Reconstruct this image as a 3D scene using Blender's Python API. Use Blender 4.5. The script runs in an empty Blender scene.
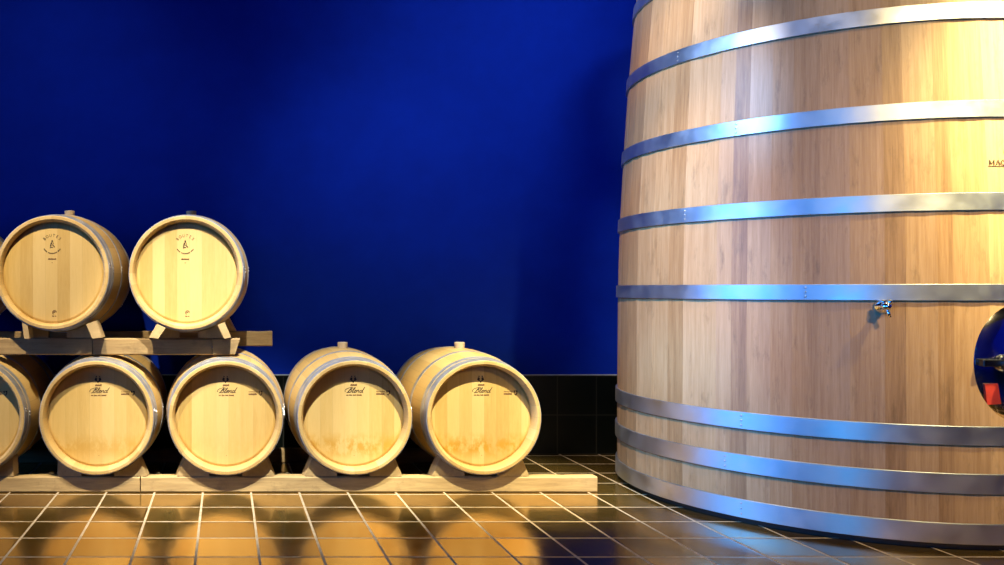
import bpy, bmesh, math, random
from mathutils import Vector, Matrix

random.seed(7)
PI = math.pi
scene = bpy.context.scene
COL = scene.collection

# ------------------------------------------------------------------ view
scene.view_settings.view_transform = 'Standard'
scene.view_settings.look = 'None'
scene.view_settings.exposure = 0.0
scene.view_settings.gamma = 1.0
scene.view_settings.use_curve_mapping = False
scene.cycles.use_denoising = True
scene.cycles.max_bounces = 6
scene.cycles.caustics_reflective = False
scene.cycles.diffuse_bounces = 2
scene.cycles.sample_clamp_indirect = 6.0

# ------------------------------------------------------------------ object helpers
def link(o):
    COL.objects.link(o); return o

def tag(o, label=None, cat=None, group=None, kind=None):
    if label: o['label'] = label
    if cat: o['category'] = cat
    if group: o['group'] = group
    if kind: o['kind'] = kind
    return o

def obj(name, bm, mats, parent=None, smooth=False, loc=(0, 0, 0)):
    bmesh.ops.recalc_face_normals(bm, faces=bm.faces[:])
    me = bpy.data.meshes.new(name)
    bm.to_mesh(me); bm.free()
    if not isinstance(mats, (list, tuple)): mats = [mats]
    for m in mats: me.materials.append(m)
    if smooth:
        for p in me.polygons: p.use_smooth = True
    o = bpy.data.objects.new(name, me)
    o.location = loc
    if parent: o.parent = parent
    return link(o)

def empty(name, loc, rz=0.0):
    o = bpy.data.objects.new(name, None)
    o.empty_display_size = 0.1
    o.location = loc; o.rotation_euler = (0, 0, rz)
    return link(o)

def copy_tree(o, parent=None):
    c = o.copy(); link(c)
    c.parent = parent
    for ch in [x for x in list(COL.objects) if x.parent == o]:
        copy_tree(ch, c)
    return c

# ------------------------------------------------------------------ bmesh helpers
def add_box(bm, lo, hi):
    vs = [bm.verts.new((x, y, z)) for x in (lo[0], hi[0]) for y in (lo[1], hi[1]) for z in (lo[2], hi[2])]
    idx = [(0, 1, 3, 2), (4, 6, 7, 5), (0, 4, 5, 1), (2, 3, 7, 6), (0, 2, 6, 4), (1, 5, 7, 3)]
    return [bm.faces.new([vs[i] for i in f]) for f in idx]

def add_ring(bm, prof, n, axis='Y', closed=False, a0=0.0):
    """revolve a profile of (r, t) about the axis; r == 0 makes a pole"""
    rings = []
    for r, t in prof:
        if r < 1e-6:
            p = (0, t, 0) if axis == 'Y' else (0, 0, t)
            rings.append([bm.verts.new(p)])
            continue
        ring = []
        for k in range(n):
            a = a0 + 2 * PI * k / n
            if axis == 'Y': p = (r * math.sin(a), t, r * math.cos(a))
            else: p = (r * math.cos(a), r * math.sin(a), t)
            ring.append(bm.verts.new(p))
        rings.append(ring)
    m = len(rings)
    for i in range(m if closed else m - 1):
        A, B = rings[i], rings[(i + 1) % m]
        for k in range(n):
            k2 = (k + 1) % n
            if len(A) == 1 and len(B) == 1: continue
            if len(A) == 1: bm.faces.new((A[0], B[k], B[k2]))
            elif len(B) == 1: bm.faces.new((A[k], B[0], A[k2]))
            else: bm.faces.new((A[k], B[k], B[k2], A[k2]))
    return bm

def add_prism(bm, poly, y0, y1, shift=None):
    """polygon in XZ extruded along Y; shift moves the points of the front face"""
    n = len(poly)
    F = []
    for i, (x, z) in enumerate(poly):
        s = shift[i] if shift else 0.0
        F.append(bm.verts.new((x + s, y0, z)))
    B = [bm.verts.new((x, y1, z)) for x, z in poly]
    bm.faces.new(F); bm.faces.new(B)
    for i in range(n):
        j = (i + 1) % n
        bm.faces.new((F[i], F[j], B[j], B[i]))
    return bm

def bevel(bm, w, seg=2, edges=None):
    bmesh.ops.bevel(bm, geom=edges or bm.edges[:], offset=w, segments=seg, affect='EDGES', profile=0.6)
    return bm

def ribbon(bm, pts, w, place, depth=0.0006):
    """a flat printed stroke through 2-D points; place(u, v, d) -> 3-D"""
    n = len(pts)
    if isinstance(w, (int, float)): w = [w] * n
    L, Rr = [], []
    for i in range(n):
        a = pts[max(0, i - 1)]; b = pts[min(n - 1, i + 1)]
        dx, dy = b[0] - a[0], b[1] - a[1]
        l = math.hypot(dx, dy) or 1.0
        nx, ny = -dy / l * w[i] / 2, dx / l * w[i] / 2
        L.append((pts[i][0] + nx, pts[i][1] + ny)); Rr.append((pts[i][0] - nx, pts[i][1] - ny))
    vs = [[bm.verts.new(place(L[i][0], L[i][1], d)) for d in (0, depth)] +
          [bm.verts.new(place(Rr[i][0], Rr[i][1], d)) for d in (0, depth)] for i in range(n)]
    for i in range(n - 1):
        a, b = vs[i], vs[i + 1]
        bm.faces.new((a[1], b[1], b[3], a[3]))
        bm.faces.new((a[0], a[1], b[1], b[0]))
        bm.faces.new((a[2], a[3], b[3], b[2]))
    bm.faces.new((vs[0][0], vs[0][1], vs[0][3], vs[0][2]))
    bm.faces.new((vs[-1][0], vs[-1][1], vs[-1][3], vs[-1][2]))

def fill(bm, poly, place, depth=0.0006):
    f = [bm.verts.new(place(u, v, depth)) for u, v in poly]
    b = [bm.verts.new(place(u, v, 0)) for u, v in poly]
    bm.faces.new(f)
    n = len(poly)
    for i in range(n): bm.faces.new((f[i], f[(i + 1) % n], b[(i + 1) % n], b[i]))

def bez(pts, n=8):
    """Catmull-Rom through 2-D points"""
    out = []
    P = [pts[0]] + list(pts) + [pts[-1]]
    for i in range(1, len(P) - 2):
        p0, p1, p2, p3 = P[i - 1], P[i], P[i + 1], P[i + 2]
        for k in range(n):
            t = k / n
            q = []
            for c in (0, 1):
                q.append(0.5 * ((2 * p1[c]) + (-p0[c] + p2[c]) * t + (2 * p0[c] - 5 * p1[c] + 4 * p2[c] - p3[c]) * t * t
                                + (-p0[c] + 3 * p1[c] - 3 * p2[c] + p3[c]) * t ** 3))
            out.append(tuple(q))
    out.append(tuple(pts[-1]))
    return out

# ------------------------------------------------------------------ material helpers
class NT:
    def __init__(s, name):
        s.m = bpy.data.materials.new(name); s.m.use_nodes = True
        s.t = s.m.node_tree; s.n = s.t.nodes; s.l = s.t.links
        s.b = s.n['Principled BSDF']
    def new(s, typ, **kw):
        nd = s.n.new(typ)
        for k, v in kw.items(): setattr(nd, k, v)
        return nd
    def put(s, sock, v):
        if hasattr(v, 'is_output') or isinstance(v, bpy.types.NodeSocket): s.l.new(v, sock)
        else: sock.default_value = v
    def math(s, op, a, b=None, c=None):
        nd = s.new('ShaderNodeMath', operation=op)
        s.put(nd.inputs[0], a)
        if b is not None: s.put(nd.inputs[1], b)
        if c is not None: s.put(nd.inputs[2], c)
        return nd.outputs[0]
    def coord(s): return s.new('ShaderNodeTexCoord').outputs['Object']
    def xyz(s, v):
        nd = s.new('ShaderNodeSeparateXYZ'); s.l.new(v, nd.inputs[0]); return nd.outputs
    def comb(s, x, y, z):
        nd = s.new('ShaderNodeCombineXYZ')
        for i, v in enumerate((x, y, z)): s.put(nd.inputs[i], v)
        return nd.outputs[0]
    def noise(s, v, scale, detail=4, rough=0.55, dist=0.0):
        nd = s.new('ShaderNodeTexNoise')
        s.l.new(v, nd.inputs['Vector'])
        nd.inputs['Scale'].default_value = scale; nd.inputs['Detail'].default_value = detail
        nd.inputs['Roughness'].default_value = rough; nd.inputs['Distortion'].default_value = dist
        return nd.outputs[0]
    def white(s, w):
        nd = s.new('ShaderNodeTexWhiteNoise', noise_dimensions='1D'); s.put(nd.inputs['W'], w); return nd.outputs[0]
    def ramp(s, f, stops):
        nd = s.new('ShaderNodeValToRGB'); s.put(nd.inputs[0], f)
        e = nd.color_ramp.elements
        while len(e) < len(stops): e.new(0.5)
        for el, (p, c) in zip(e, stops): el.position = p; el.color = (*c, 1)
        return nd.outputs[0]
    def mix(s, f, a, b, mode='MIX'):
        nd = s.new('ShaderNodeMix', data_type='RGBA', blend_type=mode)
        s.put(nd.inputs[0], f)
        s.put(nd.inputs[6], a if not isinstance(a, tuple) else (*a, 1))
        s.put(nd.inputs[7], b if not isinstance(b, tuple) else (*b, 1))
        return nd.outputs[2]
    def maprange(s, v, a, b, c=0.0, d=1.0):
        nd = s.new('ShaderNodeMapRange')
        s.put(nd.inputs[0], v)
        for i, q in enumerate((a, b, c, d)): nd.inputs[i + 1].default_value = q
        return nd.outputs[0]
    def bump(s, h, strength, dist=0.01):
        nd = s.new('ShaderNodeBump'); nd.inputs['Strength'].default_value = strength
        nd.inputs['Distance'].default_value = dist
        s.l.new(h, nd.inputs['Height']); s.l.new(nd.outputs[0], s.b.inputs['Normal'])
    def base(s, c): s.put(s.b.inputs['Base Color'], c if not isinstance(c, tuple) else (*c, 1))
    def rough(s, r): s.put(s.b.inputs['Roughness'], r)
    def rnd(s): return s.new('ShaderNodeObjectInfo').outputs['Random']
    def vscale(s, v, sc, off=None):
        nd = s.new('ShaderNodeMapping'); s.l.new(v, nd.inputs[0]); nd.inputs['Scale'].default_value = sc
        if off is not None: s.l.new(off, nd.inputs['Location'])
        return nd.outputs[0]

def m_plain(name, c, rough=0.6, metal=0.0, vary=0.12, scale=30):
    t = NT(name)
    f = t.noise(t.coord(), scale, 3)
    d = tuple(x * (1 - vary) for x in c); u = tuple(min(1, x * (1 + vary)) for x in c)
    t.base(t.ramp(f, [(0.3, d), (0.7, u)]))
    t.rough(rough); t.b.inputs['Metallic'].default_value = metal
    return t.m

OAK = [(0.0, (0.48, 0.285, 0.085)), (0.5, (0.59, 0.375, 0.125)), (1.0, (0.69, 0.47, 0.19))]

def m_barrel_staves():
    t = NT('barrel_stave_oak')
    v = t.coord(); x, y, z = t.xyz(v)
    r = t.math('MULTIPLY', t.rnd(), 91.0)
    a = t.math('MULTIPLY', t.math('ADD', t.math('ARCTAN2', x, z), PI), 28 / (2 * PI))
    cell = t.math('FLOOR', a)
    tone = t.white(t.math('ADD', cell, r))
    fr = t.math('FRACT', a)
    gr = t.noise(t.comb(t.math('ADD', t.math('MULTIPLY', a, 7.0), r), t.math('MULTIPLY', y, 3.0), tone), 1.6, 5, 0.6)
    f = t.math('ADD', t.math('MULTIPLY', tone, 0.55), t.math('MULTIPLY', gr, 0.45))
    c = t.ramp(f, OAK)
    edge = t.math('ABSOLUTE', t.math('SUBTRACT', fr, 0.5))
    e = t.maprange(edge, 0.475, 0.5)
    c = t.mix(t.math('MULTIPLY', e, 0.3), c, (0.16, 0.09, 0.04))
    t.base(c); t.rough(0.55)
    t.bump(gr, 0.15, 0.004)
    return t.m

def m_head(name, stain):
    t = NT(name)
    v = t.coord(); x, y, z = t.xyz(v)
    r = t.math('MULTIPLY', t.rnd(), 53.0)
    a = t.math('ADD', t.math('DIVIDE', x, 0.064), t.math('MULTIPLY', t.noise(t.comb(r, 0.0, 0.0), 1.0), 1.5))
    cell = t.math('FLOOR', a); fr = t.math('FRACT', a)
    tone = t.white(t.math('ADD', cell, r))
    gv = t.comb(t.math('MULTIPLY', x, 26.0), r, t.math('ADD', t.math('MULTIPLY', z, 2.2), t.math('MULTIPLY', tone, 9.0)))
    gr = t.noise(gv, 2.4, 5, 0.6, 0.4)
    fine = t.noise(t.comb(t.math('MULTIPLY', x, 90.0), r, t.math('MULTIPLY', z, 14.0)), 1.6, 3, 0.6)
    f = t.math('ADD', t.math('ADD', t.math('MULTIPLY', tone, 0.5), t.math('MULTIPLY', gr, 0.42)), t.math('MULTIPLY', fine, 0.22))
    c = t.ramp(f, [(0.2, (0.50, 0.30, 0.075)), (0.55, (0.62, 0.40, 0.125)), (1.0, (0.71, 0.49, 0.185))])
    edge = t.maprange(t.math('ABSOLUTE', t.math('SUBTRACT', fr, 0.5)), 0.485, 0.5)
    c = t.mix(t.math('MULTIPLY', edge, 0.35), c, (0.25, 0.14, 0.05))
    if stain:
        band = t.math('MULTIPLY', t.maprange(z, -0.225, -0.175), t.maprange(z, -0.08, -0.145))
        n = t.noise(t.comb(t.math('MULTIPLY', x, 22.0), r, t.math('MULTIPLY', z, 13.0)), 1.0, 5, 0.65)
        amt = t.new('ShaderNodeAttribute', attribute_type='OBJECT', attribute_name='stain').outputs['Fac']
        s = t.math('MULTIPLY', t.math('MULTIPLY', band, t.maprange(n, 0.42, 0.56)), amt)
        c = t.mix(s, c, (0.50, 0.25, 0.018))
    t.base(c); t.rough(0.5)
    t.bump(gr, 0.08, 0.003)
    return t.m

def m_timber(name, lo, hi, axis='X', dirt=0.5):
    t = NT(name)
    v = t.coord(); r = t.math('MULTIPLY', t.rnd(), 41.0)
    x, y, z = t.xyz(v)
    if axis == 'X': gv = t.comb(t.math('ADD', t.math('MULTIPLY', x, 3.0), r), t.math('MULTIPLY', y, 30.0), t.math('MULTIPLY', z, 30.0))
    else: gv = t.comb(t.math('MULTIPLY', x, 14.0), t.math('ADD', t.math('MULTIPLY', y, 14.0), r), t.math('MULTIPLY', z, 14.0))
    g = t.noise(gv, 1.3, 6, 0.65, 0.6)
    c = t.ramp(g, [(0.25, lo), (0.7, hi)])
    d = t.noise(t.comb(t.math('ADD', x, r), y, z), 9.0, 5, 0.7)
    c = t.mix(t.math('MULTIPLY', t.maprange(d, 0.55, 0.75), dirt), c, tuple(q * 0.35 for q in lo))
    t.base(c); t.rough(0.75)
    t.bump(g, 0.3, 0.006)
    return t.m

def m_steel(name, c, rough, vary=0.1, scale=18, metal=1.0):
    t = NT(name)
    v = t.coord()
    n = t.noise(v, scale, 5, 0.6)
    d = tuple(q * (1 - vary) for q in c); u = tuple(min(1, q * (1 + vary)) for q in c)
    t.base(t.ramp(n, [(0.3, d), (0.7, u)]))
    t.b.inputs['Metallic'].default_value = metal
    t.rough(t.maprange(n, 0.3, 0.7, rough * 0.85, rough * 1.2))
    return t.m

def m_vat_wood():
    t = NT('vat_stave_oak')
    v = t.coord(); x, y, z = t.xyz(v)
    at = t.new('ShaderNodeAttribute', attribute_name='tone')
    tone = at.outputs['Fac']
    ang = t.math('ARCTAN2', x, t.math('MULTIPLY', y, -1.0))
    gv = t.comb(t.math('MULTIPLY', ang, 42.0), t.math('MULTIPLY', tone, 40.0), t.math('MULTIPLY', z, 1.6))
    g = t.noise(gv, 1.5, 6, 0.62, 0.5)
    fine = t.noise(t.comb(t.math('MULTIPLY', ang, 170.0), tone, t.math('MULTIPLY', z, 7.0)), 1.5, 3, 0.6)
    f = t.math('ADD', t.math('ADD', t.math('MULTIPLY', tone, 0.50), t.math('MULTIPLY', g, 0.58)), t.math('MULTIPLY', fine, 0.26))
    c = t.ramp(f, [(0.28, (0.155, 0.066, 0.020)), (0.58, (0.34, 0.185, 0.076)), (1.0, (0.56, 0.35, 0.175))])
    k = t.noise(t.comb(t.math('MULTIPLY', ang, 9.0), tone, t.math('MULTIPLY', z, 2.4)), 2.0, 5, 0.7)
    c = t.mix(t.math('MULTIPLY', t.maprange(k, 0.55, 0.74), 0.6), c, (0.13, 0.075, 0.03))
    t.base(c); t.rough(0.42)
    t.bump(fine, 0.08, 0.003)
    return t.m

def m_floor():
    t = NT('glazed_quarry_tile')
    v = t.coord(); x, y, z = t.xyz(v)
    a = t.math('DIVIDE', t.math('ADD', x, 0.115 + 25.0), 0.25)
    b = t.math('DIVIDE', t.math('ADD', y, -4.287 + 25.0), 0.25)
    wob = t.math('MULTIPLY', t.math('SUBTRACT', t.noise(v, 14.0, 3), 0.5), 0.012)
    ea = t.math('ADD', t.math('ABSOLUTE', t.math('SUBTRACT', t.math('FRACT', t.math('ADD', a, 0.5)), 0.5)), wob)
    eb = t.math('ADD', t.math('ABSOLUTE', t.math('SUBTRACT', t.math('FRACT', t.math('ADD', b, 0.5)), 0.5)), wob)
    d = t.math('MINIMUM', ea, eb)                       # 0 on the grout line
    grout = t.maprange(d, 0.016, 0.024, 1.0, 0.0)
    idx = t.math('ADD', t.math('FLOOR', a), t.math('MULTIPLY', t.math('FLOOR', b), 57.0))
    tone = t.white(idx)
    n = t.noise(v, 9.0, 5, 0.6)
    f = t.math('ADD', t.math('MULTIPLY', tone, 0.6), t.math('MULTIPLY', n, 0.4))
    c = t.ramp(f, [(0.15, (0.33, 0.19, 0.042)), (0.55, (0.54, 0.335, 0.080)), (0.9, (0.74, 0.475, 0.125))])
    gn = t.noise(v, 40.0, 3)
    gc = t.ramp(gn, [(0.3, (0.36, 0.27, 0.16)), (0.7, (0.62, 0.50, 0.34))])
    t.base(t.mix(grout, c, gc))
    t.rough(t.math('ADD', t.math('MULTIPLY', grout, 0.4), t.maprange(n, 0.3, 0.7, 0.12, 0.21)))
    t.b.inputs['IOR'].default_value = 2.0
    t.put(t.b.inputs['Metallic'], t.math('MULTIPLY', t.math('SUBTRACT', 1.0, grout), 0.9))
    h = t.math('ADD', t.maprange(d, 0.014, 0.05), t.math('MULTIPLY', t.noise(v, 6.0, 2), 1.6))
    tilt = t.math('MULTIPLY', t.math('SUBTRACT', t.white(t.math('ADD', idx, 0.37)), 0.5), t.math('FRACT', b))
    tilt2 = t.math('MULTIPLY', t.math('SUBTRACT', t.white(t.math('ADD', idx, 0.71)), 0.5), t.math('FRACT', a))
    h = t.math('ADD', h, t.math('MULTIPLY', t.math('ADD', tilt, tilt2), 5.0))
    t.bump(h, 0.10, 0.006)
    return t.m

def m_wall():
    t = NT('blue_plaster')
    v = t.coord()
    n = t.noise(v, 0.9, 5, 0.6, 0.3)
    n2 = t.noise(v, 7.0, 5, 0.65)
    f = t.math('ADD', t.math('MULTIPLY', n, 0.7), t.math('MULTIPLY', n2, 0.3))
    t.base(t.ramp(f, [(0.3, (0.0004, 0.019, 0.34)), (0.7, (0.0007, 0.032, 0.50))]))
    t.rough(0.8)
    t.b.inputs['Specular IOR Level'].default_value = 0.15
    t.bump(n2, 0.15, 0.01)
    return t.m

def m_skirt():
    t = NT('black_glazed_wall_tile')
    v = t.coord(); x, y, z = t.xyz(v)
    a = t.math('DIVIDE', t.math('ADD', t.math('ADD', x, y), -2.123 - 5.335 + 50.0), 0.25)
    b = t.math('DIVIDE', z, 0.25)
    ea = t.math('ABSOLUTE', t.math('SUBTRACT', t.math('FRACT', t.math('ADD', a, 0.5)), 0.5))
    eb = t.math('ABSOLUTE', t.math('SUBTRACT', t.math('FRACT', t.math('ADD', b, 0.5)), 0.5))
    g = t.maprange(t.math('MINIMUM', ea, eb), 0.010, 0.018, 1.0, 0.0)
    n = t.noise(v, 12.0, 3)
    c = t.ramp(n, [(0.3, (0.002, 0.004, 0.003)), (0.7, (0.004, 0.006, 0.005))])
    t.base(t.mix(g, c, (0.03, 0.028, 0.022)))
    t.rough(0.35)
    t.b.inputs['Specular IOR Level'].default_value = 0.25
    return t.m

M = {}
M['stave'] = m_barrel_staves()
M['head_plain'] = m_head('barrel_head_oak', False)
M['head_stain'] = m_head('barrel_head_oak_stained', True)
M['hoop'] = m_steel('galvanised_hoop', (0.52, 0.52, 0.54), 0.45, 0.14, 18, 0.7)
M['rivet'] = m_steel('rivet_steel', (0.75, 0.74, 0.72), 0.3)
M['bung'] = m_plain('pale_bung_wood', (0.62, 0.47, 0.30), 0.6)
M['ink'] = m_plain('branded_ink', (0.035, 0.018, 0.008), 0.8)
M['burn'] = m_plain('faint_brand', (0.16, 0.075, 0.022), 0.8)
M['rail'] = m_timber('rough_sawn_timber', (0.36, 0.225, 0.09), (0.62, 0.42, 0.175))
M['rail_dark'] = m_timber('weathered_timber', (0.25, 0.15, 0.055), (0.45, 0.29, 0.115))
M['chock'] = m_timber('chock_wood', (0.42, 0.265, 0.105), (0.60, 0.41, 0.175), axis='N', dirt=0.25)
M['vat_wood'] = m_vat_wood()
M['vat_hoop'] = m_steel('vat_hoop_steel', (0.53, 0.56, 0.59), 0.40, 0.05, 9)
M['polished'] = m_steel('polished_steel', (0.72, 0.73, 0.75), 0.10, 0.03)
M['chrome'] = m_steel('chrome', (0.88, 0.88, 0.89), 0.08, 0.02)
M['dark_metal'] = m_steel('dark_bar_steel', (0.05, 0.05, 0.055), 0.3)
M['black'] = m_plain('black_plinth', (0.006, 0.006, 0.006), 0.6)
M['red'] = m_plain('red_sticker', (0.45, 0.035, 0.02), 0.5)
M['floor'] = m_floor()
M['wall'] = m_wall()
M['skirt'] = m_skirt()
M['edge'] = m_plain('tile_edge_grout', (0.50, 0.52, 0.55), 0.6)
M['ceiling'] = m_plain('dark_ceiling_paint', (0.02, 0.02, 0.025), 0.8)

# ------------------------------------------------------------------ room shell
X0, X1, Y0, Y1, ZC = -4.2, 6.8, -2.6, 5.345, 3.9
def shell(name, lo, hi, mat):
    bm = bmesh.new(); add_box(bm, lo, hi)
    return tag(obj(name, bm, mat), kind='structure')
shell('floor', (X0 - .1, Y0 - .1, -0.1), (X1 + .1, Y1 + .1, 0.0), M['floor'])
shell('ceiling', (X0 - .1, Y0 - .1, ZC), (X1 + .1, Y1 + .1, ZC + 0.1), M['ceiling'])
shell('wall_back', (X0 - .1, Y1, 0), (X1 + .1, Y1 + .1, ZC), M['wall'])
shell('wall_front', (X0 - .1, Y0 - .1, 0), (X1 + .1, Y0, ZC), M['wall'])
shell('wall_left', (X0 - .1, Y0, 0), (X0, Y1, ZC), M['wall'])
shell('wall_right', (X1, Y0, 0), (X1 + .1, Y1, ZC), M['wall'])
SK = 0.503
shell('baseboard_back', (X0, Y1 - 0.010, 0), (X1, Y1, SK), M['skirt'])
shell('baseboard_left', (X0, Y0, 0), (X0 + 0.010, Y1 - 0.010, SK), M['skirt'])
shell('baseboard_right', (X1 - 0.010, Y0, 0), (X1, Y1 - 0.010, SK), M['skirt'])
shell('trim_1', (X0, Y1 - 0.011, SK), (X1, Y1, SK + 0.006), M['edge'])

# ------------------------------------------------------------------ barrels
BL, BR, ER = 0.90, 0.3255, 0.2920           # length, belly radius, end radius
def brad(s):                               # s = distance from the middle
    u = abs(s) / (BL / 2)
    return BR - (BR - ER) * u ** 2

def hoop_bm(s0, s1, th=0.0022, n=96):
    bm = bmesh.new()
    prof = [(brad(s) + th, s) for s in (s0, (s0 + s1) / 2, s1)] + [(brad(s) - 0.0005, s) for s in (s1, s0)]
    add_ring(bm, prof, n, 'Y', closed=True)
    return bm

def rivet_bm(s, a, r=0.005, th=0.0045):
    bm = bmesh.new()
    add_ring(bm, [(0, th), (r * 0.6, th * 0.85), (r, 0.001), (r, -0.003), (0, -0.003)], 10, 'Z')
    R = brad(s) + 0.002
    mt = Matrix.Translation((R * math.sin(a), s, R * math.cos(a))) @ Matrix.Rotation(a, 4, 'Y')
    bmesh.ops.transform(bm, matrix=mt, verts=bm.verts[:])
    return bm

def text_mesh_polys(ch):
    cu = bpy.data.curves.new('glyph', 'FONT'); cu.body = ch; cu.size = 1.0
    cu.align_x = 'CENTER'
    o = bpy.data.objects.new('glyph', cu); COL.objects.link(o)
    dg = bpy.context.evaluated_depsgraph_get(); dg.update()
    me = bpy.data.meshes.new_from_object(o.evaluated_get(dg))
    P = [(v.co.x, v.co.y) for v in me.vertices]
    F = [list(p.vertices) for p in me.polygons]
    bpy.data.objects.remove(o); bpy.data.curves.remove(cu); bpy.data.meshes.remove(me)
    return P, F

def add_glyph(bm, ch, tf, place, depth=0.0006):
    P, F = text_mesh_polys(ch)
    vs = [bm.verts.new(place(*tf(x, y), depth)) for x, y in P]
    for f in F:
        try: bm.faces.new([vs[i] for i in f])
        except ValueError: pass

def dashes(bm, pts, place, h, fillr=0.72, seed=1):
    """a line of print too small to read: little upright marks along a path"""
    rg = random.Random(seed)
    for (u, v, a) in pts:
        if rg.random() > 0.88: continue
        hh = h * rg.uniform(0.7, 1.0); w = h * 0.62 * fillr
        c, s = math.cos(a), math.sin(a)
        q = [(-w / 2, 0), (w / 2, 0), (w / 2, hh), (-w / 2, hh)]
        fill(bm, [(u + x * c - y * s, v + x * s + y * c) for x, y in q], place)

def stamp_arched(parent, yface):
    """arched six-letter maker's brand over a small emblem, with small print"""
    place = lambda u, v, d: (u, yface - 0.0004 - d, v)
    ink = bmesh.new()
    cx, cz, R = -0.006, 0.140, 0.056
    word = 'BOUTES'
    for i, ch in enumerate(word):
        a = math.radians((i - 2.5) * 19.5)
        sx, sy = 0.0185, 0.0215
        def tf(x, y, a=a):
            x *= sx; y = y * sy + R - 0.010
            return (cx + x * math.cos(a) + y * math.sin(a), cz - x * math.sin(a) + y * math.cos(a))
        add_glyph(ink, ch, tf, place)
    # lower arc of small print
    pts = []
    for k in range(21):
        a = math.radians(-58 + 116 * k / 20)
        r = 0.051
        pts.append((cx + r * math.sin(a), cz + 0.012 - r * math.cos(a) - 0.004, a))
    dashes(ink, pts, place, 0.0065, 0.9, 3)
    # emblem: a seated cooper-like little pyramid of strokes
    E = lambda x, y: (cx + x * 0.0012, cz + 0.004 + y * 0.0012)
    fill(ink, [E(-3, 20), E(3, 20), E(4, 12), E(7, 2), E(4, 3), E(2, 11), E(-1, 13), E(-3, 12)], place)
    fill(ink, [E(-4, 11), E(0, 12), E(-1, 3), E(-7, 0), E(-8, 4)], place)
    fill(ink, [E(0, 3), E(8, -3), E(13, -11), E(9, -11), E(5, -5), E(0, -1)], place)
    fill(ink, [E(-8, 0), E(-3, 1), E(-3, -6), E(-9, -9)], place)
    fill(ink, [E(-10, -11), E(2, -9), E(5, -12), E(-10, -14)], place)
    obj('brand_mark', ink, M['ink'], parent)
    b2 = bmesh.new()
    pts = [(cx - 0.018 + 0.0026 * k, cz - 0.071, 0) for k in range(15)]
    dashes(b2, pts, place, 0.006, 1.1, 5)
    ribbon(b2, [(cx - 0.022, cz - 0.0715), (cx + 0.020, cz - 0.0715)], 0.0013, place)
    fill(b2, [(cx - .002, cz - .09), (cx + .002, cz - .09), (cx + .002, cz - .086), (cx - .002, cz - .086)], place)
    # small round mark near the bottom of the head
    bz = -0.205
    ring = [(0.006 + 0.010 * math.cos(t), bz + 0.010 * math.sin(t)) for t in [PI * 2 * k / 12 for k in range(9)]]
    ribbon(b2, ring, 0.004, place)
    fill(b2, [(0.0, bz - .002), (.011, bz), (.010, bz + .005), (0.001, bz + .004)], place)
    pts = [(-0.004 + 0.0035 * k, bz - 0.022, 0) for k in range(6)]
    dashes(b2, pts, place, 0.006, 1.0, 8)
    obj('small_print', b2, M['burn'], parent)['kind'] = 'stuff'

def stamp_script(parent, yface):
    """dark crest, small caption box, the word Blend in script, a shield at the right"""
    place = lambda u, v, d: (u, yface - 0.0004 - d, v)
    ink = bmesh.new()
    cz = 0.194
    E = lambda x, y: (x * 0.0013, cz + y * 0.0013)
    for s in (-1, 1):
        fill(ink, [E(s * 3, 3), E(s * 10, 6), E(s * 14, -4), E(s * 9, -9), E(s * 2, -10), E(s * 4, -4)], place)
        fill(ink, [E(s * 4, 11), E(s * 8, 12), E(s * 9, 7), E(s * 5, 6)], place)
    fill(ink, [E(-4, -9), E(4, -9), E(2, -16), E(-2, -16)], place)
    # script word
    S = 0.00132
    ox, oz = -0.031, 0.122
    def T(p): return [(ox + (x + 0.34 * y) * S, oz + y * S * 0.78) for x, y in p]
    def stroke(p, w=0.0028): 
        q = bez(T(p), 6)
        ribbon(ink, q, w, place)
    stroke([(-8, 4), (-12, 8), (-9, 18), (4, 25), (14, 25), (14, 19), (7, 15), (3, 14)], 0.0023)      # B top and flourish
    stroke([(9, 24), (5, 12), (2, 2), (-2, -1)], 0.0038)                                               # B stem
    stroke([(5, 14), (13, 12), (13, 4), (7, 0), (2, 2)], 0.003)                                       # B lower bowl
    stroke([(17, 3), (23, 20), (23, 25), (20, 22), (18, 4), (21, 0), (25, 4)], 0.0027)                 # l
    stroke([(25, 5), (31, 9), (31, 13), (27, 11), (26, 4), (29, 0), (34, 3)], 0.0027)                  # e
    stroke([(35, 12), (35, 1), (36, 6), (41, 13), (43, 9), (43, 2), (46, 2)], 0.0027)                  # n
    stroke([(55, 11), (49, 11), (48, 3), (52, 0), (57, 8), (60, 27)], 0.0028)                          # d bowl and riser
    stroke([(60, 27), (57, 9), (58, 1), (62, 3)], 0.0028)
    # shield at the right
    F = lambda x, y: (0.181 + x * 0.00115, 0.120 + y * 0.00115)
    fill(ink, [F(-9, 9), F(-4, 12), F(-2, 4), F(-5, 0), F(-7, 3)], place)
    fill(ink, [F(-3, 9), F(4, 11), F(9, 10), F(9, 3), F(5, 2), F(2, 6)], place)
    fill(ink, [F(9, 4), F(8, -3), F(2, -12), F(-1, -9), F(3, -3), F(5, 3)], place)
    fill(ink, [F(-5, -3), F(0, -8), F(1, -12), F(-4, -8)], place)
    obj('brand_mark', ink, M['ink'], parent)
    b2 = bmesh.new()
    dashes(b2, [(-0.022 + 0.0048 * k, 0.157, 0) for k in range(10)], place, 0.010, 0.85, 2)
    dashes(b2, [(-0.034 + 0.0038 * k, 0.106, 0) for k in range(21)], place, 0.0065, 0.85, 4)
    dashes(b2, [(0.122 + 0.0042 * k, 0.124, 0) for k in range(11)], place, 0.0065, 0.6, 6)
    dashes(b2, [(0.122 + 0.0042 * k, 0.111, 0) for k in range(10)], place, 0.009, 0.9, 7)
    fill(b2, [(0.002, -0.205), (0.007, -0.207), (0.005, -0.202)], place)
    obj('small_print', b2, M['burn'], parent)['kind'] = 'stuff'

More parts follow.
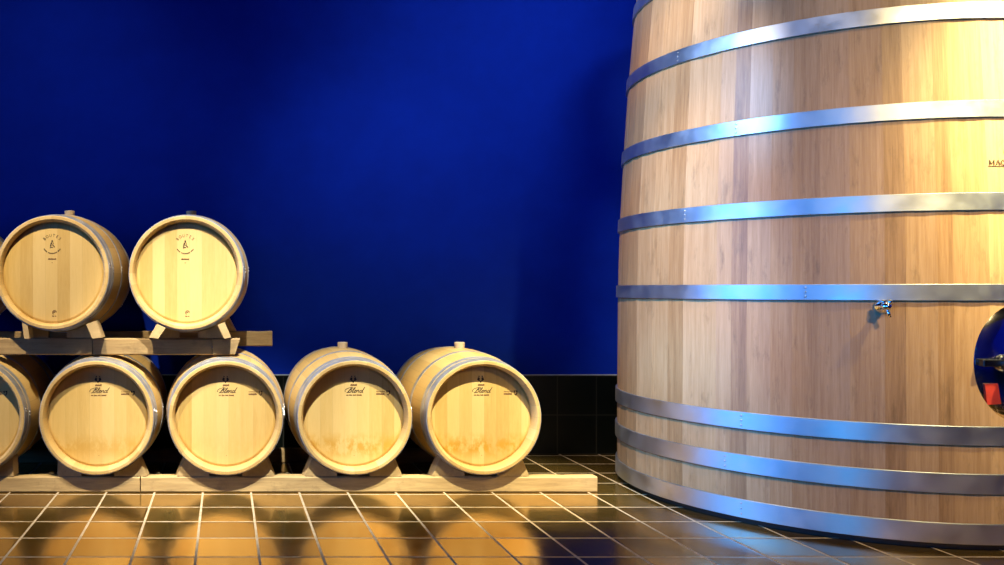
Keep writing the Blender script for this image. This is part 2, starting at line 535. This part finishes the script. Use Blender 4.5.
def make_barrel(recess, head_mat, stamp):
    root = empty('wine_barrel', (0, 0, 0))
    h = BL / 2
    # staves with the chimes at both ends
    prof = []
    for sgn in (-1, 1):
        p = [(0.262, sgn * (h - recess - 0.012)), (0.263, sgn * (h - 0.022)), (0.273, sgn * (h - 0.002)), (0.275, sgn * h),
             (0.2890, sgn * h), (ER, sgn * (h - 0.003))]
        if sgn == -1: prof += p
        else: back = p[::-1]
    mid = [(brad(s), s) for s in [(-h + 0.03) + (BL - 0.06) * k / 22 for k in range(23)]]
    bm = bmesh.new()
    add_ring(bm, prof + mid + back, 112, 'Y')
    obj('staves', bm, M['stave'], root, smooth=False)
    st = [o for o in COL.objects if o.parent == root][-1]
    for p in st.data.polygons: p.use_smooth = True
    try:
        st.data.set_sharp_from_angle(angle=math.radians(30))
    except Exception: pass
    # heads
    for sgn in (-1, 1):
        bm = bmesh.new()
        yf = sgn * (h - recess)
        add_ring(bm, [(0, yf), (0.250, yf), (0.2615, yf - sgn * 0.005), (0.2615, yf - sgn * 0.02), (0, yf - sgn * 0.02)], 96, 'Y')
        hd = obj('head', bm, head_mat, root)
        if sgn == -1: stamp(hd, yf)
    # hoops
    for s0, s1, ra in ((-h + 0.004, -h + 0.048, 1.42), (-h + 0.060, -h + 0.094, 1.50), (-0.190, -0.160, 1.47),
                       (0.160, 0.190, 1.9), (h - 0.094, h - 0.060, 2.2), (h - 0.048, h - 0.008, 2.5)):
        hp = obj('hoop', hoop_bm(s0, s1), M['hoop'], root)
        for p in hp.data.polygons: p.use_smooth = True
        hp.data.set_sharp_from_angle(angle=math.radians(30))
        for k in (0, 1):
            obj('rivet', rivet_bm((s0 + s1) / 2, ra + k * 0.05), M['rivet'], hp)
    # bung
    bm = bmesh.new()
    add_ring(bm, [(0, 0.036), (0.026, 0.036), (0.029, 0.033), (0.026, -0.01), (0, -0.01)], 24, 'Z')
    bg = obj('bung', bm, M['bung'], root, loc=(0, 0, BR - 0.003))
    return root

FY = 4.28 + BL / 2
protoL = make_barrel(0.058, M['head_stain'], stamp_script)
protoU = make_barrel(0.036, M['head_plain'], stamp_arched)
lower = [
    (-1.322, 0.394, 0.0, 'stained head barrel cut by the left edge of the photo in the bottom row'),
    (-0.660, 0.394, 0.0, 'oak barrel in the bottom row under the joint between two upper timbers'),
    (0.003, 0.394, 0.0, 'brightly lit bottom row oak barrel under the free end of the upper timbers'),
    (0.666, 0.3955, 0.0, 'oak barrel on the floor timber beside the end barrel, nothing stacked on top'),
    (1.328, 0.3955, 0.0, 'end barrel of the bottom row nearest the giant vat, with orange water stains'),
]
upper = [
    (-1.565, 1.139, 0.0, 'top row barrel almost wholly cut off by the left edge of the photo'),
    (-0.880, 1.139, -1.0, 'darker tan barrel of the top row with a round arched brand and upright bung'),
    (-0.191, 1.138, -1.2, 'pale brightly lit barrel at the right end of the top row against the blue wall'),
]
barrels = []
for rows, proto, grp in ((lower, protoL, 'barrels in the bottom row'), (upper, protoU, 'barrels in the top row')):
    for i, (x, z, rz, lab) in enumerate(rows):
        o = proto if i == 0 else copy_tree(proto)
        o.location = (x, FY, z); o.rotation_euler = (0, 0, math.radians(rz))
        tag(o, lab, 'barrel', grp)
        if rows is lower:
            for ch in COL.objects:
                if ch.parent == o and ch.name.startswith('head'): ch['stain'] = (0.3, 0.45, 0.12, 0.75, 0.9)[i]
        barrels.append(o)

# ------------------------------------------------------------------ rails
def rail(name, x0, x1, y0, y1, z0, z1, mat, label, group, skew=0.0, seed=1):
    rg = random.Random(seed)
    bm = bmesh.new()
    n = max(2, int((x1 - x0) / 0.08))
    cx, cy = (x0 + x1) / 2, (y0 + y1) / 2
    rings = []
    for i in range(n + 1):
        x = x0 + (x1 - x0) * i / n
        j = lambda a: rg.uniform(-a, a)
        dz = j(0.0022); dz2 = 0.0
        c = 0.006
        pr = [(y0, z0 + c), (y0, z1 - c), (y0 + c, z1), (y1 - c, z1), (y1, z1 - c), (y1, z0 + c), (y1 - c, z0), (y0 + c, z0)]
        ring = []
        for k, (yy, zz) in enumerate(pr):
            top = 1 if zz > (z0 + z1) / 2 else 0
            sx = skew * (zz - z0) / (z1 - z0) if i == n else 0
            ring.append(bm.verts.new((x + sx - cx, yy + j(0.0008) - cy, zz + (dz if top else 0) - z0)))
        rings.append(ring)
    for i in range(n):
        for k in range(8):
            k2 = (k + 1) % 8
            bm.faces.new((rings[i][k], rings[i + 1][k], rings[i + 1][k2], rings[i][k2]))
    bm.faces.new(rings[0]); bm.faces.new(rings[-1])
    o = obj(name, bm, mat, loc=(cx, cy, z0))
    return tag(o, label, 'timber', group)

RF0, RF1 = 4.330, 4.396
rail('timber_rail', -2.10, -0.442, RF0, RF1, 0.0, 0.0815, M['rail'], 'left floor timber lying on the tiles under the bottom row, worn corner', 'floor timbers', seed=2)
rail('timber_rail', -0.436, 1.931, RF0, RF1, 0.0, 0.0815, M['rail'], 'long pale floor timber in front reaching to the bare tiles by the vat', 'floor timbers', seed=3)
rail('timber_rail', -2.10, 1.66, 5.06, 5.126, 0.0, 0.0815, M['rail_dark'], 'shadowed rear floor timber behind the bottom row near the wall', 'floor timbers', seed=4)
UZ0, UZ1 = 0.7078, 0.798
UF0, UF1 = 4.390, 4.438
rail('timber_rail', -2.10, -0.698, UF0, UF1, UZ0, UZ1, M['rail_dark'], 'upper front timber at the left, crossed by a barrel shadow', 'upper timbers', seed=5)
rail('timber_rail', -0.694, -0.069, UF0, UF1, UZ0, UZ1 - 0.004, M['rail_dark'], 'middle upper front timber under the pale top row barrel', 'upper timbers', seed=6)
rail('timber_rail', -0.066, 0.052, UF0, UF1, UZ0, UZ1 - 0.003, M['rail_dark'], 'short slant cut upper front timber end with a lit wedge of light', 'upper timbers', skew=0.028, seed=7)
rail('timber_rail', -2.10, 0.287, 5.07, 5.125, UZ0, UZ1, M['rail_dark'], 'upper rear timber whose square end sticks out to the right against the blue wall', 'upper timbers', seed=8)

# ------------------------------------------------------------------ chocks
def chock_bm(cz, side, yf, depth, xo, zt, xi, cut, lean):
    """saddle wedge; cz = barrel centre above the rail; side = -1 / +1 of the barrel"""
    R = brad(yf + depth / 2 - FY) + 0.0015
    xt = xo - lean
    pts = [(xo, 0.0), (xt, min(zt, cz - math.sqrt(max(1e-6, R * R - xt * xt))))]
    n = 8
    xtop = xt - 0.006
    for k in range(n + 1):
        x = xtop + (xi - xtop) * k / n
        pts.append((x, max(0.004, cz - math.sqrt(R * R - x * x) - 0.0005)))
    pts.append((xi, 0.0))
    bm = bmesh.new()
    sh = [0.0] * len(pts)
    sh[0] = -cut; sh[1] = -cut
    poly = [(x * side, z) for x, z in pts]
    add_prism(bm, poly, 0, depth, [s * side for s in sh])
    return bm

def chock(bx, bz, railtop, side, yf, depth, label, group, xo=0.262, zt=0.095, xi=0.085, cut=0.010, lean=0.040, rz=0.0):
    bm = chock_bm(bz - railtop, side, yf, depth, xo, zt, xi, cut, lean)
    o = obj('wooden_chock', bm, M['chock'], loc=(bx, yf, railtop))
    return tag(o, label, 'chock', group)

lowname = ['barrel cut by the left edge', 'barrel under the upper timber joint', 'bright barrel under the upper timber ends',
           'barrel left of the end barrel', 'end barrel nearest the vat']
for i, (x, z, rz, lab) in enumerate(lower):
    for s in (-1, 1):
        if i == 0 and s == -1: continue
        kw = {}
        if i == 1 and s == -1: kw = dict(xo=0.222, lean=0.004, cut=0.014)
        if i == 0 and s == 1: kw = dict(xo=0.236, lean=0.003, cut=0.012)
        chock(x, z, 0.0838, s, RF0 + 0.004, 0.058,
              'chock under the %s flank of the lower %s' % ('left' if s < 0 else 'right', lowname[i]),
              'chocks on the floor timber', **kw)
chock(lower[4][0], lower[4][1], 0.0838, 1, 5.064, 0.056, 'shadowed wooden chock behind the end barrel on the rear floor timber', 'chocks on the floor timber')
upname = ['barrel cut by the left edge', 'tan top row barrel', 'pale top row barrel']
blocks = {(1, -1): [(-0.163, 0.884), (-0.135, 0.872), (-0.126, 0.800), (-0.152, 0.800)],
          (1, 1): [(0.166, 0.874), (0.218, 0.893), (0.250, 0.806), (0.198, 0.800)],
          (2, -1): [(-0.159, 0.876), (-0.113, 0.858), (-0.152, 0.800), (-0.200, 0.806)],
          (2, 1): [(0.152, 0.871), (0.189, 0.884), (0.222, 0.806), (0.187, 0.800)]}
for i, (x, z, rz, lab) in enumerate(upper):
    for sd in (-1, 1):
        if i == 0: continue
        o = chock(x, z, UZ1 + 0.001, sd, UF0 + 0.003, 0.042,
                  'slanted wooden chock under the %s flank of the %s' % ('left' if sd < 0 else 'right', upname[i]),
                  'chocks on the upper timbers', xo=0.20 if (i, sd) != (1, -1) else 0.150, zt=0.07, xi=0.05, cut=0.0, lean=0.03 if (i, sd) != (1, -1) else 0.002)
        bm = bmesh.new()
        add_prism(bm, [(px, pz - UZ1 - 0.001) for px, pz in blocks[(i, sd)]], -0.103, 0.0)
        obj('slanted_block', bm, M['chock'], o)
chock(upper[2][0], upper[2][1], UZ1 + 0.0015, 1, 5.064, 0.056, 'dark rear chock on the square ended upper timber behind the pale barrel',
      'chocks on the upper timbers', xo=0.262, lean=0.050)

# ------------------------------------------------------------------ the big vat
VC = (3.12, 4.334)
RP = [(0.0, 0.982), (0.07, 0.9815), (0.27, 0.983), (0.465, 0.982), (1.04, 0.978), (1.41, 0.969), (1.786, 0.950), (2.19, 0.926), (2.60, 0.892), (2.80, 0.872)]
def vrad(z):
    for (a, ra), (b, rb) in zip(RP, RP[1:]):
        if z <= b: return ra + (rb - ra) * (z - a) / (b - a)
    return RP[-1][1]
vat = empty('oak_vat', (VC[0], VC[1], 0.0))
tag(vat, 'giant upright oak vat with wide steel hoops standing on the tiled floor at the right', 'vat')

rg = random.Random(21)
# the staves seen in the photo: left edge angle and how pale the board is; the rest run on at random widths
SEEN = [(-1.832, .30), (-1.700, .22), (-1.578, .46), (-1.439, .46), (-1.323, .28), (-1.23, .66), (-1.059, .56), (-0.991, .16), (-0.923, .62),
        (-0.83, .50), (-0.747, .44), (-0.646, .52), (-0.541, .42), (-0.421, .18), (-0.349, .50), (-0.238, .24), (-0.181, .52), (-0.045, .74)]
angs = [a for a, _ in SEEN] + [0.06]
tones = [q for _, q in SEEN] + [rg.random()]
while angs[-1] < 2 * PI - 1.832 - 0.15:
    angs.append(angs[-1] + rg.uniform(0.068, 0.140)); tones.append(rg.random())
NS = len(angs)
zs = [0.028, 0.11, 0.27, 0.465, 0.75, 1.04, 1.41, 1.786, 2.19, 2.60, 2.74]
TH = 0.055
bm = bmesh.new()
tl = bm.faces.layers.float.new('tone')
def vring(rf, z): return [bm.verts.new((rf * math.sin(a), -rf * math.cos(a), z)) for a in angs]
outer = [vring(vrad(z), z) for z in zs]
inner = [vring(vrad(z) - TH, z) for z in zs]
def quad(a, b, c, d, t):
    f = bm.faces.new((a, b, c, d)); f[tl] = t
for i in range(len(zs) - 1):
    for k in range(NS):
        k2 = (k + 1) % NS
        quad(outer[i][k], outer[i][k2], outer[i + 1][k2], outer[i + 1][k], tones[k])
        quad(inner[i][k], inner[i + 1][k], inner[i + 1][k2], inner[i][k2], tones[k])
for k in range(NS):
    k2 = (k + 1) % NS
    quad(outer[0][k], inner[0][k], inner[0][k2], outer[0][k2], tones[k])
    quad(outer[-1][k], outer[-1][k2], inner[-1][k2], inner[-1][k], tones[k])
staves = obj('staves', bm, M['vat_wood'], vat)

# oval manway cut through the staves, facing the camera side
MX, MZ, MA, MB_ = 0.066, 0.757, 0.172, 0.236
cb = bmesh.new()
n = 72
f0 = [cb.verts.new((MX + MA * math.cos(2 * PI * k / n), -1.2, MZ + MB_ * math.sin(2 * PI * k / n))) for k in range(n)]
f1 = [cb.verts.new((v.co.x, -0.75, v.co.z)) for v in f0]
cb.faces.new(f0); cb.faces.new(f1)
for k in range(n): cb.faces.new((f0[k], f0[(k + 1) % n], f1[(k + 1) % n], f1[k]))
cut = obj('cutter', cb, M['vat_wood'], vat)
md = staves.modifiers.new('cut', 'BOOLEAN'); md.object = cut; md.operation = 'DIFFERENCE'; md.solver = 'EXACT'
dg = bpy.context.evaluated_depsgraph_get(); dg.update()
nm = bpy.data.meshes.new_from_object(staves.evaluated_get(dg))
staves.modifiers.clear(); staves.data = nm
bpy.data.objects.remove(cut)

bm = bmesh.new()
add_ring(bm, [(0, 2.70), (0.83, 2.70), (0.83, 2.66), (0, 2.66)], 64, 'Z')
obj('lid', bm, M['vat_wood'], vat)
bm = bmesh.new()
add_ring(bm, [(0, 0.0), (0.955, 0.0), (0.955, 0.030), (0, 0.030)], 96, 'Z')
obj('plinth', bm, M['black'], vat)['label'] = 'black plinth'

HO = [(0.028, 0.111), (0.232, 0.312), (0.427, 0.503), (1.008, 1.075), (1.373, 1.444), (1.751, 1.821), (2.158, 2.228), (2.560, 2.630)]
for hi, (z0, z1) in enumerate(HO):
    bm = bmesh.new()
    g = 0.0095
    c = 0.0015
    add_ring(bm, [(vrad(z0) + g - c, z0), (vrad(z0) + g, z0 + c), (vrad(z1) + g, z1 - c), (vrad(z1) + g - c, z1),
                  (vrad(z1) - 0.004, z1), (vrad(z0) - 0.004, z0)], 160, 'Z', closed=True)
    hp = obj('hoop', bm, M['vat_hoop'], vat)
    for p in hp.data.polygons: p.use_smooth = True
    hp.data.set_sharp_from_angle(angle=math.radians(30))
    th0 = math.radians([-54, -58, -54, -40, -70, -56, -75, -50][hi])
    for k in range(3):                                   # riveted lap joint
        bm = bmesh.new()
        add_ring(bm, [(0, 0.003), (0.003, 0.0025), (0.005, 0), (0.005, -0.003), (0, -0.003)], 10, 'Z')
        zz = z0 + (z1 - z0) * (0.22 + 0.28 * k)
        R = vrad(zz) + g
        mt = Matrix.Translation((R * math.sin(th0), -R * math.cos(th0), zz)) @ Matrix.Rotation(th0, 4, 'Z') @ Matrix.Rotation(PI / 2, 4, 'X')
        bmesh.ops.transform(bm, matrix=mt, verts=bm.verts[:])
        obj('rivet', bm, M['vat_hoop'], hp)

# manway door: dished polished plate with a crossbar, a knob and a red sticker
dy = -(vrad(MZ) - 0.030)
bm = bmesh.new()
A, B = MA + 0.012, MB_ + 0.012
rings = []
for q, bulge in ((1.0, 0.0), (0.93, 0.004), (0.90, 0.012), (0.6, 0.020), (0.3, 0.025)):
    rings.append([bm.verts.new((A * q * math.cos(2 * PI * k / n), -bulge, B * q * math.sin(2 * PI * k / n))) for k in range(n)])
ctr = bm.verts.new((0, -0.027, 0))
bk = [bm.verts.new((v.co.x, 0.012, v.co.z)) for v in rings[0]]
for a, b in zip(rings, rings[1:]):
    for k in range(n): bm.faces.new((a[k], a[(k + 1) % n], b[(k + 1) % n], b[k]))
for k in range(n):
    bm.faces.new((rings[-1][k], rings[-1][(k + 1) % n], ctr))
    bm.faces.new((rings[0][k], bk[k], bk[(k + 1) % n], rings[0][(k + 1) % n]))
bm.faces.new(bk)
door = obj('manway_door', bm, M['polished'], vat, smooth=True, loc=(MX, dy + 0.0, MZ))
door['label'] = 'polished steel oval door'
bm = bmesh.new()
add_box(bm, (-0.163, -0.058, -0.012), (0.163, -0.034, 0.016)); bevel(bm, 0.003, 1)
obj('crossbar', bm, M['dark_metal'], door)
bm = bmesh.new()
add_ring(bm, [(0, -0.098), (0.018, -0.098), (0.022, -0.090), (0.022, -0.075), (0.014, -0.070), (0.014, -0.060), (0.032, -0.056), (0.034, -0.048), (0.034, -0.034), (0, -0.034)], 28, 'Y')
bmesh.ops.translate(bm, vec=(-0.045, 0, 0), verts=bm.verts[:])
obj('knob', bm, M['chrome'], door, smooth=True)
bm = bmesh.new()
u = [(-0.128, -0.085), (-0.075, -0.082), (-0.062, -0.165), (-0.118, -0.168)]
fr = [bm.verts.new((x, -0.0235, z)) for x, z in u]; bb = [bm.verts.new((x, -0.004, z)) for x, z in u]
bm.faces.new(fr); bm.faces.new(bb)
for k in range(4): bm.faces.new((fr[k], fr[(k + 1) % 4], bb[(k + 1) % 4], bb[k]))
obj('red_label', bm, M['red'], door)['label'] = 'red label'

# tasting tap under the fourth hoop
ta = math.atan2(2.722 - VC[0], VC[1] - 3.462)
tz = 0.985
tap = bmesh.new()
def tap_part(prof, axis, off):
    b = bmesh.new(); add_ring(b, prof, 16, axis)
    bmesh.ops.translate(b, vec=off, verts=b.verts[:])
    me = bpy.data.meshes.new('tmp'); b.to_mesh(me); b.free(); tap.from_mesh(me); bpy.data.meshes.remove(me)
tap_part([(0, 0.004), (0.030, 0.004), (0.030, -0.006), (0.012, -0.010), (0.012, -0.045), (0, -0.045)], 'Y', (0, 0, 0))
tap_part([(0, -0.017), (0.012, -0.014), (0.019, -0.006), (0.020, 0.0), (0.019, 0.006), (0.012, 0.014), (0, 0.017)], 'Z', (0, -0.045, 0))
to = obj('tap', tap, M['chrome'], vat, smooth=True)
to.location = (vrad(tz) * math.sin(ta), -vrad(tz) * math.cos(ta), tz); to.rotation_euler = (0, 0, ta)
to['label'] = 'chrome tap'
bm = bmesh.new()
add_ring(bm, [(0, -0.046), (0.007, -0.046), (0.006, -0.012), (0, -0.012)], 14, 'Z')
bmesh.ops.transform(bm, matrix=Matrix.Translation((0.0, -0.047, 0)) @ Matrix.Rotation(math.radians(-14), 4, 'Y'), verts=bm.verts[:])
obj('spout', bm, M['chrome'], to, smooth=True)
bm = bmesh.new()
for sx in (-1, 1):
    b2 = bmesh.new(); bmesh.ops.create_uvsphere(b2, u_segments=12, v_segments=8, radius=0.0085)
    bmesh.ops.translate(b2, vec=(0.011 * sx, -0.046, 0.018), verts=b2.verts[:])
    me = bpy.data.meshes.new('tmp'); b2.to_mesh(me); b2.free(); bm.from_mesh(me); bpy.data.meshes.remove(me)
obj('handle', bm, M['chrome'], to, smooth=True)

# lettering on the vat, running out of the photo at its right edge
def vplace(u, v, d):
    r = vrad(v) + 0.0008 + d
    a = u / r
    return (r * math.sin(a), -r * math.cos(a), v)
ink = bmesh.new()
bx, bz, h = -0.035, 1.556, 0.0205
def L(p, w): ribbon(ink, [(bx + x * h, bz + y * h) for x, y in p], w * h, vplace, 0.0008)
for x in (0.12, 1.02):                                       # M
    L([(x - .16, .03), (x + .16, .03)], .07); 
L([(0.12, 0), (0.12, 1)], .09); L([(0.12, 1), (0.55, .1)], .17); L([(0.55, .1), (1.0, 1)], .08); L([(1.02, 0), (1.02, 1)], .17)
L([(1.42, 0), (1.80, 1)], .08); L([(1.80, 1), (2.20, 0)], .17); L([(1.56, .35), (2.05, .35)], .07)      # A
L([(1.30, .03), (1.56, .03)], .07); L([(2.05, .03), (2.36, .03)], .07)
L(bez([(3.28, .78), (3.05, .96), (2.75, .96), (2.52, .70), (2.52, .30), (2.75, .04), (3.05, .04), (3.26, .20)], 5), .14)   # G
L([(3.26, .0), (3.26, .42)], .15); L([(3.05, .42), (3.42, .42)], .07)
L([(-0.15, -0.25), (3.5, -0.25)], .11)
em = [(0.030 * math.cos(t), 0.024 * math.sin(t)) for t in [2 * PI * k / 24 for k in range(25)]]
ribbon(ink, [(0.062 + a, 1.612 + b) for a, b in em], 0.006, vplace, 0.0008)
obj('lettering', ink, M['ink'], vat)

# ------------------------------------------------------------------ lights
def aim(o, target):
    d = Vector(target) - o.location
    o.rotation_euler = d.to_track_quat('-Z', 'Y').to_euler()

def spot(name, loc, target, power, color, size=60, blend=0.5, radius=0.05):
    l = bpy.data.lights.new(name, 'SPOT'); l.energy = power; l.color = color
    l.spot_size = math.radians(size); l.spot_blend = blend; l.shadow_soft_size = radius
    o = bpy.data.objects.new(name, l); o.location = loc; link(o); aim(o, target)
    return o

def area(name, loc, target, power, color, sx, sy, spread=180):
    l = bpy.data.lights.new(name, 'AREA'); l.energy = power; l.color = color
    l.shape = 'RECTANGLE'; l.size = sx; l.size_y = sy; l.spread = math.radians(spread)
    o = bpy.data.objects.new(name, l); o.location = loc; link(o); aim(o, target)
    return o

spot('barrel_spot', (0.16, 2.42, 3.82), (0.06, 4.3, 0.28), 1620, (1.0, 0.99, 0.90), 33, 1.0, 0.035)
spot('barrel_spot', (1.46, 2.42, 3.82), (1.36, 4.3, 0.33), 2000, (1.0, 0.94, 0.66), 26, 0.9, 0.035)
spot('barrel_spot', (-0.95, 2.42, 3.82), (-0.88, 4.3, 0.42), 880, (1.0, 0.87, 0.62), 40, 0.9, 0.035)
spot('vat_spot', (3.72, 2.15, 3.55), (3.52, 3.40, 1.95), 3000, (1.0, 0.88, 0.44), 41, 1.0, 0.05)
spot('vat_fill_spot', (3.2, 0.2, 3.6), (3.0, 3.4, 0.9), 720, (1.0, 0.72, 0.30), 46, 1.0, 0.10)
spot('vat_top_fill', (2.0, 2.6, 3.85), (2.62, 3.5, 2.0), 105, (1.0, 0.78, 0.55), 36, 1.0, 0.08)  # added fill lamp, closes the unlit gap near the vat top
for zz in (0.3, 1.1, 1.9, 2.7):
    spot('vat_side_fill', (0.4, 2.5, 3.8), (2.23, 4.20, zz), 640, (1.0, 0.84, 0.66), 24, 1.0, 0.06)  # added warm fill stack, placed to keep its glints off the hoops
    spot('blue_spot', (-1.4, 2.2, 3.3), (2.15, 4.05, zz), 1250, (0.10, 0.42, 1.0), 15, 0.9, 0.05)
area('blue_reflection_panel', (-4.15, 0.8, 1.75), (0, 0.8, 1.75), 155, (0.045, 0.28, 1.0), 6.4, 3.4, 90)  # unseen light panel added so the vat hoops reflect blue
area('blue_reflection_panel', (0.3, -2.55, 1.75), (3.2, 2.2, 1.75), 15, (0.05, 0.36, 1.0), 3.0, 3.2, 36)  # second added panel, carries the blue reflection further round the hoops
spot('wall_washer', (-1.2, 3.6, 3.75), (-1.2, 5.34, 1.9), 40, (0.5, 0.80, 1.0), 74, 1.0, 0.2)
spot('wall_washer', (2.2, 2.9, 3.75), (1.75, 5.34, 2.7), 190, (0.5, 0.80, 1.0), 56, 1.0, 0.45)
spot('wall_washer', (0.9, 3.0, 3.8), (0.9, 5.34, 1.5), 140, (0.5, 0.80, 1.0), 40, 1.0, 0.3)

w = bpy.data.worlds.new('world'); scene.world = w; w.use_nodes = True
w.node_tree.nodes['Background'].inputs[0].default_value = (0.05, 0.06, 0.10, 1)
w.node_tree.nodes['Background'].inputs[1].default_value = 0.1

# ------------------------------------------------------------------ camera
cam = bpy.data.cameras.new('camera')
cam.sensor_width = 36.0
cam.lens = 835.0 / 1004.0 * 36.0
cam.shift_x = (502.0 - 225.0) / 1004.0
cam.shift_y = (289.0 - 282.5) / 1004.0
cam.clip_start = 0.05
co = bpy.data.objects.new('camera', cam)
co.location = (0, 0, 1.055); co.rotation_euler = (PI / 2, 0, 0)
link(co)
scene.camera = co
